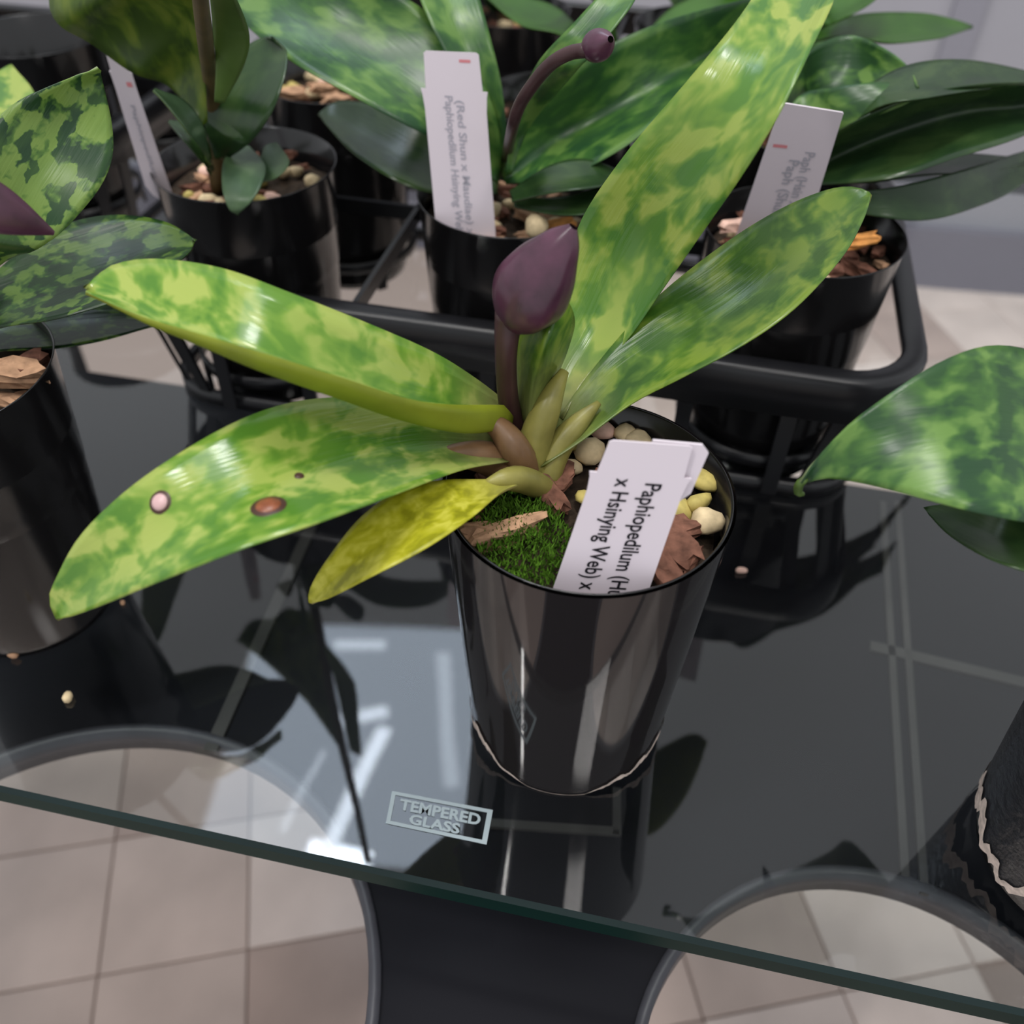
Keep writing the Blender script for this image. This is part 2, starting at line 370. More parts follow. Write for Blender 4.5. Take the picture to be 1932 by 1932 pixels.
for hx, hy, hr in HOLES:
    MB().lathe([(hr-.001, PZ-PT-.004), (hr-.001, PZ+.002), (hr+.0012, PZ+.003), (hr+.0035, PZ+.0018), (hr+.0035, PZ), (hr+.0022, PZ-PT-.004)], (hx, hy, 0), 80, True).build('rim_lip', M_lip, rk)
def strip(p, q, w, name='seam_strip'):
    a, b = un(*p, PZ), un(*q, PZ); d = b-a; n = Vector((-d.y, d.x, 0)).normalized()
    MB().box((a+b)/2+Vector((0, 0, .001)), d, n*w, (0, 0, .002)).build(name, M_strip, rk, smooth=False)
strip((1664, 950), (1706, 1665), .0032); strip((1692, 950), (1742, 1690), .0032)
strip((597, 975), (398, 1420), .006); strip((1640, 1222), (1932, 1292), .006)
strip((925, 1556), (1168, 1572), .0035); strip((1163, 1490), (1163, 1578), .0035)
for a, b in ((-.6, -.14), (.6, -.14), (.6, bd-.03), (-.6, bd-.03)):
    q = gp(a, b, 0)
    MB().box((q.x, q.y, (FZ+.006+PZ-PT)/2), s1*.025, s2*.025, (0, 0, PZ-PT-FZ-.006)).build('leg', M_panel, rk, smooth=False)
    MB().lathe([(0, PZ), (.008, PZ), (.008, -GT), (0, -GT)], (q.x, q.y, 0), 20).build('standoff', M_lip, rk)
for a in (-.6, .6):                           # rear uprights under the glass
    q = gp(a, GD-.04, 0)
    MB().box((q.x, q.y, (FZ+.006-GT)/2), s1*.025, s2*.025, (0, 0, -GT-FZ-.006)).build('leg', M_panel, rk, smooth=False)

# ------------------------------------------------------------------ pots, chips, leaves
PH, PR, PB = .1142, .0425, .0345
def pot_mesh():
    mb = MB(); w = .0009
    prof = [(0, .0015), (PB-.006, .0015), (PB-.004, 0), (PB-.0018, 0), (PB-.0008, .004)]
    prof += [(PB-.0008+(PR-PB)*t, .004+(PH-.0045)*t) for t in (.25, .5, .75, .995)]
    prof += [(PR-.0003, PH-.0001), (PR-.0007, PH), (PR-.0011, PH-.0003), (PR-w-.003, PH*.6), (PB-.003, .004), (0, .004)]
    return mb.lathe(prof, n=96)
_pm = None
def pot(root):
    global _pm
    if _pm is None:
        o = pot_mesh().build('pot', M_pot, None); _pm = o.data; o.parent = root
    else: o = link(bpy.data.objects.new('pot', _pm), root)
    return o
SOIL = PH-.011
def rock(c, s, seed, flat=1.0, rot=0):
    rnd = random.Random(seed); bm = bmesh.new(); bmesh.ops.create_icosphere(bm, subdivisions=2, radius=1)
    R = Matrix.Rotation(rot, 3, 'Z') @ Matrix.Rotation(rnd.uniform(-.3, .3), 3, 'X'); ph = [rnd.uniform(0, 6) for _ in range(6)]
    vs = []
    for v in bm.verts:
        k = 1+.13*math.sin(3*v.co.x+ph[0])+.11*math.sin(4*v.co.y+ph[1])+.1*math.sin(3.5*v.co.z+ph[2])
        vs.append(Vector(c)+R @ Vector((v.co.x*s[0]*k, v.co.y*s[1]*k, v.co.z*s[2]*flat*k)))
    fs = [tuple(v.index for v in f.verts) for f in bm.faces]; bm.free(); return vs, fs
def slab(c, s, seed, rot):
    rnd = random.Random(seed); bm = bmesh.new(); bmesh.ops.create_cube(bm, size=1)
    bmesh.ops.subdivide_edges(bm, edges=bm.edges[:], cuts=2, use_grid_fill=True)
    R = Matrix.Rotation(rot, 3, 'Z') @ Matrix.Rotation(rnd.uniform(-.35, .35), 3, 'X') @ Matrix.Rotation(rnd.uniform(-.3, .3), 3, 'Y'); vs = []
    for v in bm.verts:
        j = Vector((rnd.uniform(-.12, .12), rnd.uniform(-.12, .12), rnd.uniform(-.12, .12)))
        co = v.co+j; co.y *= 1-.5*abs(co.x)
        vs.append(Vector(c)+R @ Vector((co.x*s[0], co.y*s[1], co.z*s[2])))
    fs = [tuple(v.index for v in f.verts) for f in bm.faces]; bm.free(); return vs, fs
def mix(root, seed, n=26, skip=None, palette=None):
    """lumpy surface of the potting mix with bark chips and pebbles lying in it"""
    c = root_loc(root); rnd = random.Random(seed); v = []; f = []; NR, NA = 9, 40
    for i in range(NR+1):
        r = (PR-.0035)*i/NR
        for k in range(NA):
            a = 2*math.pi*k/NA
            v.append(c+Vector((r*math.cos(a), r*math.sin(a), SOIL-.003+.0022*math.sin(a*3+i+seed)*math.sin(i*1.3)+rnd.uniform(-.0007, .0007))))
    for i in range(NR):
        for k in range(NA): f.append((i*NA+k, i*NA+(k+1) % NA, (i+1)*NA+(k+1) % NA, (i+1)*NA+k)[::-1])
    s = obj('potting_mix', v, f, M_soil, root)
    pal = palette or [M_bark, M_barkL, M_bark, M_peb, M_peb, M_pebP, M_pebY]
    for i in range(n):
        a = rnd.uniform(0, 6.283); r = (PR-.008)*math.sqrt(rnd.random()); p = c+Vector((r*math.cos(a), r*math.sin(a), SOIL-.0005+rnd.uniform(0, .002)))
        if skip and skip(p): continue
        mt = rnd.choice(pal)
        if mt in (M_bark, M_barkL): chip(s, p, mt, rnd.uniform(.007, .014), seed*100+i)
        else: pebble(s, p, mt, rnd.uniform(.0026, .0048), seed*100+i)
    return s
def chip(par, p, mt, l, seed, rot=None, w=.5, h=.3):
    rnd = random.Random(seed); vs, fs = slab(p, (l, l*w, l*h), seed, rnd.uniform(0, 3) if rot is None else rot)
    return obj('bark_chip', vs, fs, mt, par, smooth=False)
def pebble(par, p, mt, r, seed):
    rnd = random.Random(seed); vs, fs = rock(p, (r*1.25, r, r*.8), seed, 1, rnd.uniform(0, 3))
    return obj('pebble', vs, fs, mt, par)
def leaf(par, Lp, Rp, zl, zr=None, Mp=None, zm=None, keel=.1, top=None, bot=None, n=44, mm=12, th=.0011, vee=.45, flip=False, label=None, foot=None):
    """blade between two edge curves; each curve is a list of pixels with a height (m) along it"""
    if zr is None: zr = zl
    def curve(P, zs):
        if len(P[0]) == 3: return spline(P, n)
        S2 = spline([(x, y, 0) for x, y in P], n)
        return spline([un(p.x, p.y, lin(zs, i/(n-1))) for i, p in enumerate(S2)], n)
    A, B = curve(Lp, zl), curve(Rp, zr)
    if foot:                                  # carry the blade on to where it grows from
        m0 = (A[0]+B[0])/2; A, B = (spline([foot+(C[0]-m0)*.22, (foot+(C[0]-m0)*.4).lerp(m0+(C[0]-m0)*.8, .5)]+C[::4]+[C[-1]], n) for C in (A, B))
    if Mp: Mc = curve(Mp, zm if zm is not None else zl)
    else:
        Mc = []
        for i in range(n):
            d = (A[min(i+1, n-1)]+B[min(i+1, n-1)]-A[max(i-1, 0)]-B[max(i-1, 0)]); w = B[i]-A[i]
            nn = w.cross(d)
            nn = nn.normalized() if nn.length > 1e-12 else Vector((0, 0, 1))
            if (nn.dot(CAM-A[i]) if flip else nn.z) < 0: nn = -nn
            Mc.append((A[i]+B[i])/2-nn*keel*w.length)
    G = []
    for i in range(n):
        row = []
        for k in range(mm+1):
            t = k/mm
            q = A[i]*(2*(t-.5)*(t-1))+Mc[i]*(-4*t*(t-1))+B[i]*(2*t*(t-.5))
            l = A[i].lerp(Mc[i], t*2) if t < .5 else Mc[i].lerp(B[i], t*2-1)
            row.append(q.lerp(l, vee))
        G.append(row)
    Nn = []
    for i in range(n):
        row = []
        for k in range(mm+1):
            du = G[min(i+1, n-1)][k]-G[max(i-1, 0)][k]; dv = G[i][min(k+1, mm)]-G[i][max(k-1, 0)]
            x = du.cross(dv); row.append(x.normalized() if x.length > 1e-14 else Vector((0, 0, 0)))
        Nn.append(row)
    av = sum((x for r in Nn[3:-3] for x in r), Vector((0, 0, 0)))
    sg = 1 if av.z > 0 else -1
    if flip: sg = 1 if av.dot(CAM-G[n//2][mm//2]) > 0 else -1
    V = []; UV = []; s = 0
    for i in range(n):
        if i: s += (Mc[i]-Mc[i-1]).length
        w = (A[i]-Mc[i]).length+(B[i]-Mc[i]).length
        for k in range(mm+1): V.append(G[i][k]); UV.append((s, w*(k/mm-.5)))
    nt = len(V)
    for i in range(n):
        for k in range(mm+1):
            e = .35 if k in (0, mm) else 1
            V.append(G[i][k]-Nn[i][k]*sg*th*e); UV.append(UV[i*(mm+1)+k])
    Fc = []; fm = []; W1 = mm+1
    for i in range(n-1):
        for k in range(mm):
            q = (i*W1+k, (i+1)*W1+k, (i+1)*W1+k+1, i*W1+k+1)
            Fc.append(q if sg > 0 else q[::-1]); fm.append(0)
            q2 = tuple(x+nt for x in q); Fc.append(q2[::-1] if sg > 0 else q2); fm.append(1)
    ring = [i*W1 for i in range(n)]+[(n-1)*W1+k for k in range(1, W1)]+[i*W1+mm for i in range(n-2, -1, -1)]+[k for k in range(mm-1, 0, -1)]
    for i in range(len(ring)):
        a, b = ring[i], ring[(i+1) % len(ring)]; q = (a, b, b+nt, a+nt); Fc.append(q[::-1] if sg > 0 else q); fm.append(0)
    o = obj('leaf', V, Fc, [top, bot or U_green], par, fm=fm, uv=UV, label=label)
    o['_g'] = 1; del o['_g']
    return o, G, Nn, sg
def on_leaf(res, px, py):
    o, G, Nn, sg = res; best = None
    for i, r in enumerate(G):
        for k, p in enumerate(r):
            d = p-CAM; z = d.dot(fw); x = 966+F_PX*d.dot(rt)/z; y = 966-F_PX*d.dot(up)/z
            e = (x-px)**2+(y-py)**2
            if best is None or e < best[0]: best = (e, p, Nn[i][k]*sg)
    return best[1], best[2]
def disc(p, nrm, r, h, mt, name, par, ring=None):
    q = nrm.to_track_quat('Z', 'Y').to_matrix(); mb = MB(); mb.lathe([(0, h), (r*.5, h*.95), (r*.85, h*.6), (r, 0)], n=20)
    vs = [p+q @ v for v in mb.v]; return obj(name, vs, mb.f, mt, par)
def stalk(par, pts, zs, r, mt, name='flower_stalk', n=20):
    S2 = spline([(x, y, 0) for x, y in pts], n)
    P = [un(p.x, p.y, lin(zs, i/(n-1))) for i, p in enumerate(S2)]
    rr = [lin(r, i/(n-1)) for i in range(n)] if isinstance(r, (list, tuple)) else r
    return MB().tube(P, rr, 12).build(name, mt, par), P
def spindle(par, a, b, prof, mt, name, n=28, squash=1.0, ribs=0):
    """a body of revolution from point a to point b; prof gives radii along it"""
    d = (b-a); x = d.cross(fw).normalized(); y = d.cross(x).normalized(); v = []; f = []; K = 22
    for i in range(K+1):
        t = i/K; r = lin(prof, t)
        for k in range(n):
            g = 2*math.pi*k/n; q = r*(1+ribs*math.cos(3*g+.6)+ribs*.5*math.cos(7*g+4*t))
            v.append(a+d*t+x*q*math.cos(g)+y*q*squash*math.sin(g))
    for i in range(K):
        for k in range(n): f.append((i*n+k, i*n+(k+1) % n, (i+1)*n+(k+1) % n, (i+1)*n+k))
    return obj(name, v, f, mt, par)
GRP = 'potted orchids in black pots'

# ---- the orchid in front
main = thing('potted_orchid', 'lime mottled orchid with purple bud in black pot alone on the glass', 'plant', (0, 0, 0), GRP)
pot(main)
# glossy outer sleeve with a ragged torn foot
def sleeve(root, prof_z, mt, dn=.0006):
    c = root_loc(root); v = []; f = []; NA = 144; K = 10
    for k in range(NA):
        a = 2*math.pi*k/NA; zb = prof_z(a)
        for j in range(K+1):
            z = zb+(PH-.0004-zb)*j/K; r = PB+(PR-PB)*z/PH+dn
            v.append(c+Vector((r*math.cos(a), r*math.sin(a), z)))
    for k in range(NA):
        for j in range(K): f.append((k*(K+1)+j, ((k+1) % NA)*(K+1)+j, ((k+1) % NA)*(K+1)+j+1, k*(K+1)+j+1))
    return obj('outer_sleeve', v, f, mt, root)
def torn_z(a):
    t = abs(math.atan2(math.sin(a+math.pi/2+.13), math.cos(a+math.pi/2+.13)))
    s = min(max((t-.28)/.6, 0), 1)
    return .0006+s*(.0075+.0018*math.sin(9*a)+.0012*math.sin(23*a+1))
sl = sleeve(main, torn_z, M_sleeve)
def rag(parent, zf, amp=1.0, lo=-math.pi, hi=math.pi):
    c = root_loc(parent); v = []; f = []; NA = 220; rnd = random.Random(3)
    for k in range(NA):
        a = lo+(hi-lo)*k/(NA-1); z = zf(a); w = max(0, (z-.0012))*.28*amp*(.6+.6*rnd.random())+.0001
        for dz in (-w*1.3, w):
            zz = max(z+dz, .0003); r = PB+(PR-PB)*zz/PH+.0011
            v.append(c+Vector((r*math.cos(a), r*math.sin(a), zz)))
    for k in range(NA-1): f.append((k*2, k*2+2, k*2+3, k*2+1))
    return obj('torn_label', v, f, M_paper, parent)
rag(sl, torn_z)
mossy = lambda p: (p-Vector((-.016, -.012, 0))).xy.length < .019
sm = mix(main, 11, 40, skip=mossy, palette=[M_bark, M_bark, M_bark, M_pebY, M_peb])
for (x, y, mt, r) in ((1140, 812, M_pebP, .0036), (1180, 822, M_peb, .0038), (1115, 850, M_peb, .0046), (1095, 842, M_pebY, .003), (1205, 835, M_peb, .004),
                      (1325, 905, M_pebY, .0042), (1320, 948, M_pebY, .0034), (1335, 982, M_peb, .0044), (1300, 860, M_peb, .003), (1160, 850, M_pebY, .003)):
    pebble(sm, un(x, y, SOIL+.0035), mt, r, int(x*7+y))
for (x, y, mt, l, rot, w) in ((1278, 1032, M_bark, .016, 2.0, .6), (1270, 1000, M_bark, .013, .4, .7), (955, 1005, M_barkL, .021, .35, .28), (1300, 1055, M_bark, .010, 1, .5),
                              (1255, 1075, M_bark, .013, 2, .6), (905, 1000, M_barkL, .012, .2, .4), (1040, 935, M_bark, .012, 2.2, .6), (1060, 900, M_bark, .01, 1.2, .7)):
    chip(sm, un(x, y, SOIL+.003), mt, l, int(x+y), rot, w)
rnd = random.Random(5); V = []; Fc = []
for i in range(2400):
    a = rnd.uniform(0, 6.283); q = math.sqrt(rnd.random())
    p = un(985+95*q*math.cos(a)+.25*80*q*math.sin(a), 1022+92*q*math.sin(a), SOIL+.001)
    if p.xy.length > PR-.004: continue
    p.z += .004*(1-q)+rnd.uniform(-.001, .002); g = rnd.uniform(0, 6.283); l = rnd.uniform(.0012, .0032); w = Vector((math.cos(g), math.sin(g), 0))*.00045
    t = Vector((rnd.uniform(-.7, .7), rnd.uniform(-.7, .7), 1)).normalized()*l; k = len(V)
    V += [p-w, p+w, p+t]; Fc.append((k, k+1, k+2))
ms = obj('moss', V, Fc, M_moss, main, smooth=False); ms['kind'] = 'stuff'
A_ = leaf(main, [(955, 757), (900, 715), (820, 665), (700, 612), (540, 549), (420, 506), (300, 488), (220, 497), (180, 522), (162, 545)],
     [(965, 764), (800, 757), (640, 708), (500, 664), (380, 628), (280, 598), (215, 572), (162, 548)], [.124, .150, .167, .176, .176, .170], [.126, .150, .166, .174, .174, .170],
     Mp=[(960, 806), (880, 812), (760, 784), (640, 742), (500, 690), (390, 640), (300, 600), (220, 560), (164, 547)], zm=[.119, .140, .155, .166, .169, .1695], top=M_lime, bot=U_lime, vee=.35)
B_ = leaf(main, [(930, 800), (800, 760), (690, 748), (560, 757), (450, 793), (330, 860), (230, 932), (150, 1012), (106, 1090), (92, 1130), (104, 1166)],
     [(960, 870), (870, 886), (750, 930), (600, 985), (450, 1036), (300, 1096), (190, 1142), (130, 1164), (104, 1167)], [.117, .134, .146, .150, .145, .130, .105], [.117, .133, .144, .148, .143, .128, .105],
     keel=.13, top=M_lime, bot=U_lime, vee=.45)
for (x, y, r, mt, nm) in ((515, 948, .0043, M_spotR, 'spot_ring'), (300, 944, .003, M_spotR, 'spot_ring')):
    p, nn = on_leaf(B_, x, y); disc(p, nn, r, .0005, M_spotR, 'spot_ring', B_[0])
    disc(p+nn*.0003, nn, r*.72, .0008, M_spot if x > 400 else M_spotP, 'brown_spot' if x > 400 else 'pale_spot', B_[0])
p, nn = on_leaf(B_, 567, 892); disc(p, nn, .0013, .0005, M_spotR, 'brown_spot', B_[0])
leaf(main, [(975, 880), (935, 902), (840, 905), (760, 922), (680, 976), (612, 1062), (584, 1112), (582, 1136)],
     [(1015, 905), (955, 922), (890, 975), (800, 1035), (690, 1092), (620, 1128), (584, 1138)], [.113, .122, .127, .126, .120, .108], keel=.1, top=M_yellow, bot=plain('cream_leaf_underside', srgb(176, 166, 100), .45))
leaf(main, [(1028, 770), (1040, 690), (1062, 560), (1092, 425), (1180, 290), (1290, 160), (1385, 45), (1450, -50), (1510, -130)],
     [(1062, 790), (1105, 715), (1180, 645), (1250, 545), (1330, 430), (1402, 325), (1470, 212), (1530, 90), (1580, -20), (1590, -100)], [.118, .132, .152, .176, .196, .212, .222, .23], [.118, .130, .150, .174, .196, .212, .222, .23],
     keel=.13, top=M_limeD, bot=U_lime, vee=.4)
leaf(main, [(980, 790), (974, 720), (974, 655), (992, 612), (1030, 582), (1056, 560)], [(1040, 790), (1050, 720), (1072, 660), (1085, 610), (1076, 575), (1058, 559)],
     [.118, .134, .150, .160], [.116, .13, .146, .160], Mp=[(1000, 800), (1006, 735), (1020, 680), (1035, 630), (1050, 585), (1058, 560)], zm=[.121, .139, .155, .160], top=M_limeF, bot=U_lime, vee=.7, label='short young leaf folded along its pale rib')
leaf(main, [(1045, 800), (1100, 720), (1180, 622), (1260, 542), (1380, 450), (1480, 390), (1560, 358), (1610, 352), (1640, 362)],
     [(1020, 880), (1090, 836), (1190, 762), (1280, 715), (1400, 651), (1500, 580), (1590, 482), (1632, 405), (1642, 364)], [.116, .13, .145, .156, .162, .164], [.112, .124, .139, .152, .16, .164], keel=.13, top=M_limeF, bot=U_lime, vee=.45)
st, P = stalk(main, [(985, 850), (962, 770), (955, 700), (956, 640), (962, 590)], [.106, .120, .136, .150, .160], [.0045, .0034, .0031, .0033, .0042], M_stalk)
spindle(main, un(962, 612, .156), un(1082, 428, .187), [.0042, .0082, .0102, .0106, .0098, .0085, .0066, .0045, .0012], M_purple, 'flower_bud', ribs=.05, squash=.8)
for pts, zs, r, mt in (([(1000, 905), (1010, 830), (1040, 750), (1065, 700)], [.104, .116, .127, .134], [.0052, .0052, .0042, .0015], M_sheath),
                       ([(985, 910), (930, 868), (870, 858), (820, 858)], [.104, .112, .119, .123], [.005, .0056, .0042, .0015], M_sheathR),
                       ([(1030, 915), (1050, 850), (1090, 800), (1130, 760)], [.104, .112, .119, .124], [.004, .0044, .0036, .001], M_sheath),
                       ([(1000, 900), (960, 830), (930, 800), (890, 790)], [.104, .117, .123, .127], [.005, .005, .0036, .0015], M_sheathR),
                       ([(1035, 925), (985, 905), (950, 905), (915, 912)], [.104, .112, .117, .118], [.0035, .0042, .0034, .001], M_sheath)):
    stalk(main, pts, zs, r, mt, 'leaf_sheath', 12)

# ---- the tray that carries the pots behind
TA = math.radians(-11.5); t1 = Vector((math.cos(TA), math.sin(TA), 0)); t2 = Vector((-t1.y, t1.x, 0))
T0 = Vector((-.026, .193, 0)); CX, CY = .127, .118; RIMZ = .076
def rrect(x0, x1, y0, y1, r, n=8):
    out = []
    for cx, cy, a0 in ((x1-r, y1-r, 0), (x0+r, y1-r, 90), (x0+r, y0+r, 180), (x1-r, y0+r, 270)):
        for k in range(n+1):
            a = math.radians(a0+90*k/n); d = Vector((math.cos(a), math.sin(a), 0)); out.append((Vector((cx, cy, 0))+d*r, d))
    return out
def make_tray(loc, label):
    tr = thing('carrier_tray', label, 'tray', loc, 'black carrier trays')
    tr.rotation_euler = (0, 0, TA); tl = Vector(loc)
    def put(mb, name, sm=True):
        o = mb.build(name, M_tray, None, sm); o.parent = tr; return o
    hx, hy0, hy1 = CX*1.5-.010, -.050, CY+.050
    pth = rrect(-hx-.004, hx+.004, hy0, hy1, .032)
    prof = [(.003, RIMZ-.022), (.004, RIMZ-.003), (.0032, RIMZ-.0006), (.0015, RIMZ), (-.0055, RIMZ), (-.007, RIMZ-.001), (-.007, RIMZ-.003), (.0015, RIMZ-.003), (.0008, RIMZ-.022)]
    put(MB().sweep(pth, prof[::-1]), 'top_rim')
    pb = rrect(-hx+.006, hx-.006, hy0+.010, hy1-.010, .03)
    put(MB().sweep(pb, [(.002, .0005), (.002, .008), (-.002, .008), (-.002, .0005)][::-1]), 'base_rim')
    nP = len(pth)
    for i in range(nP):                        # upright ribs between the two rims
        if i % 3 == 1:
            a, b = pth[i][0]+Vector((0, 0, RIMZ-.01)), pb[i][0]+Vector((0, 0, .005)); nn = pth[i][1]; tt = Vector((-nn.y, nn.x, 0))
            mb = MB(); mb.add([a-tt*.004-nn*.001, a+tt*.004-nn*.001, a+tt*.004+nn*.001, a-tt*.004+nn*.001, b-tt*.003-nn*.001, b+tt*.003-nn*.001, b+tt*.003+nn*.001, b-tt*.003+nn*.001],
                              [(0, 1, 2, 3), (7, 6, 5, 4), (0, 4, 5, 1), (1, 5, 6, 2), (2, 6, 7, 3), (3, 7, 4, 0)]); put(mb, 'side_rib', False)
    for y, sy in ((hy0, 1), (hy1, -1)):
        for q in range(7):
            x = -hx+.045+(2*hx-.09)*q/6
            put(MB().box((x, y+sy*.005, RIMZ/2-.003), (.007, 0, 0), (0, .0016, 0), (0, sy*.010*0, RIMZ-.012)), 'side_rib', False)
    for x in (-CX/2, CX/2):
        put(MB().box((x, CY/2, RIMZ-.007), (.0024, 0, 0), (0, hy1-hy0-.004, 0), (0, 0, .008)), 'cross_bar', False)
    put(MB().box((0, CY/2, RIMZ-.007), (2*hx, 0, 0), (0, .0024, 0), (0, 0, .008)), 'cross_bar', False)
    for i in (-1, 0, 1):
        for j in (0, 1):
            put(MB().lathe([(.0385, .014), (.0405, .014), (.0405, .020), (.0385, .020)], (i*CX, j*CY, 0), 40, True), 'cup_ring')
            for k in range(4):
                a = math.pi/4+k*math.pi/2; d = Vector((math.cos(a), math.sin(a), 0)); 
                put(MB().box(Vector((i*CX, j*CY, .0085))+d*.0395, d*.002, Vector((-d.y, d.x, 0))*.006, (0, 0, .015)), 'cup_post', False)
    return tr
make_tray(T0, 'black plastic carrier tray holding pots directly behind the front orchid')
make_tray(T0-t1*.452+t2*.135, 'black carrier tray beyond the left plant, at the upper left corner')
def cell(i, j): return T0+t1*CX*i+t2*CY*j

# ---- pot at the left of the tray: small-leaved plant on a brown stem
c1 = cell(-1, 0)
p1 = thing('potted_orchid', 'upright orchid with brown stem and small grey-green lower leaves over pebbles', 'plant', c1, GRP)
pot(p1); mix(p1, 21, 46)
stalk(p1, [(412, 360), (408, 280), (400, 180), (385, 60), (372, -60)], [.103, .135, .165, .205, .235], [.0038, .0035, .003, .0026, .002], M_stem, 'stem')
leaf(p1, [(392, 230), (388, 160), (384, 90), (380, 0), (376, -90)], [(380, 240), (320, 165), (250, 138), (170, 82), (112, 48), (92, 0), (110, -80)], [.15, .166, .183, .2, .225], [.15, .162, .172, .186, .205], keel=.05, top=M_olive, bot=U_green, flip=True)
leaf(p1, [(405, 300), (385, 230), (395, 160), (440, 105), (490, 72), (515, 74)], [(430, 300), (470, 270), (510, 215), (535, 150), (540, 100), (517, 73)], [.128, .15, .165, .175], keel=.06, top=M_dark, bot=U_dark)
leaf(p1, [(400, 310), (350, 240), (310, 190), (290, 168)], [(395, 300), (385, 240), (350, 190), (292, 166)], [.13, .15, .16, .165], keel=.1, top=M_grey, bot=U_green)
leaf(p1, [(405, 190), (408, 120), (402, 50), (395, -30)], [(425, 190), (462, 120), (470, 60), (440, -20)], [.165, .18, .195, .215], keel=.08, top=M_grey, bot=U_green)
leaf(p1, [(440, 270), (420, 310), (420, 360), (432, 395), (446, 405)], [(470, 275), (500, 310), (492, 350), (470, 385), (447, 406)], [.128, .131, .128, .12], keel=.06, top=M_grey, bot=U_green)
leaf(p1, [(470, 330), (490, 300), (500, 275), (520, 268)], [(480, 345), (520, 335), (545, 305), (522, 269)], [.122, .128, .132, .134], keel=.05, top=M_grey, bot=U_green)
leaf(p1, [(400, 330), (370, 290), (335, 250), (318, 228)], [(405, 320), (392, 265), (360, 232), (320, 226)], [.124, .135, .142, .145], keel=.08, top=M_dark, bot=U_dark)

# ---- pot in the middle of the tray
c2 = cell(0, 0)
p2 = thing('potted_orchid', 'broad-leaved mottled orchid with curved purple flower stalk, middle of the tray', 'plant', c2, GRP)
pot(p2); s2m = mix(p2, 31, 40, palette=[M_bark, M_barkL, M_peb])
pebble(s2m, un(1012, 428, PH+.001), M_peb, .0052, 77); chip(s2m, un(1055, 424, PH), M_orange, .012, 78, .2)
leaf(p2, [(950, 330), (930, 200), (850, 60), (720, -30), (560, -110)], [(940, 345), (850, 280), (760, 232), (650, 172), (540, 108), (440, 20), (420, -60)], [.12, .155, .175, .19, .2], [.12, .145, .16, .17, .18], keel=.08, top=M_back, bot=U_green)
leaf(p2, [(935, 320), (895, 210), (830, 80), (790, -10), (770, -90)], [(962, 320), (956, 250), (946, 160), (925, 70), (900, -20), (880, -90)], [.122, .146, .166, .182, .194], keel=.1, top=M_back, bot=U_green, flip=True)
leaf(p2, [(945, 330), (800, 240), (720, 200), (640, 190), (602, 212)], [(940, 365), (830, 366), (750, 342), (670, 292), (620, 240), (603, 214)], [.106, .122, .132, .134, .13], [.104, .112, .120, .124, .13], keel=.06, top=M_dark, bot=U_dark)
leaf(p2, [(955, 330), (966, 240), (1010, 125), (1085, 40), (1140, -20), (1180, -70)], [(965, 330), (1000, 240), (1090, 132), (1165, 45), (1205, -20), (1185, -70)], [.13, .155, .185, .2, .21], keel=.08, top=M_back, bot=U_green)
leaf(p2, [(952, 320), (985, 225), (1060, 150), (1150, 86), (1250, 42), (1370, 8), (1500, -20)], [(955, 345), (1060, 335), (1180, 275), (1290, 185), (1390, 105), (1470, 50), (1502, -18)], [.125, .152, .17, .178, .178], [.12, .138, .156, .168, .178],
     Mp=[(952, 340), (1060, 262), (1160, 208), (1260, 150), (1360, 90), (1440, 35), (1501, -19)], zm=[.12, .132, .15, .16, .178], top=M_back, bot=U_green, vee=.6)
stalk(p2, [(955, 300), (975, 212), (1005, 160), (1040, 120), (1078, 99), (1112, 95)], [.125, .165, .18, .19, .198, .202], .0022, M_stalk)
spindle(p2, un(1108, 96, .2), un(1152, 74, .207), [.002, .0042, .0048, .0036, .001], M_purple, 'flower_bud')
leaf(p2, [(960, 360), (1040, 310), (1110, 300), (1190, 330)], [(965, 380), (1050, 362), (1130, 352), (1192, 332)], [.122, .135, .138, .132], keel=.05, top=M_dark, bot=U_dark)
leaf(p2, [(965, 370), (1040, 372), (1120, 355), (1250, 300), (1320, 250)], [(970, 390), (1060, 405), (1140, 395), (1250, 345), (1322, 252)], [.118, .128, .132, .14, .145], keel=.06, top=M_dark, bot=U_dark)

# ---- pot at the right of the tray
c3 = cell(1, 0)
p3 = thing('potted_orchid', 'dark long-leaved orchid spilling over the right end of the tray', 'plant', c3, GRP)
pot(p3); s3m = mix(p3, 41, 34, palette=[M_bark, M_barkL, M_bark, M_peb])
chip(s3m, un(1622, 455, PH+.001), M_orange, .014, 91, .1, .5); chip(s3m, un(1385, 425, PH-.002), M_pebP, .012, 92, .4)
leaf(p3, [(1440, 300), (1480, 165), (1530, 95), (1600, 66), (1670, 92), (1715, 128), (1730, 165)], [(1450, 320), (1500, 215), (1580, 180), (1650, 172), (1700, 172), (1731, 168)], [.118, .150, .166, .170, .166], [.114, .134, .146, .155, .164], keel=.1, top=M_right, bot=U_green)
leaf(p3, [(1450, 310), (1500, 188), (1580, 164), (1650, 155), (1700, 158), (1728, 170)], [(1460, 330), (1540, 265), (1600, 242), (1660, 216), (1715, 192), (1729, 172)], [.122, .148, .160, .166, .165], [.116, .138, .149, .158, .165], keel=-.06, top=M_right, bot=U_green, flip=True)
leaf(p3, [(1480, 330), (1585, 246), (1700, 192), (1800, 166), (1932, 156), (2060, 170)], [(1490, 350), (1600, 345), (1700, 332), (1800, 298), (1932, 255), (2060, 185)], [.125, .155, .165, .165, .155], [.12, .138, .146, .148, .145],
     Mp=[(1485, 345), (1600, 285), (1720, 240), (1830, 210), (1932, 200), (2060, 178)], zm=[.12, .138, .146, .148, .148], top=M_dark, bot=U_dark, vee=.6)
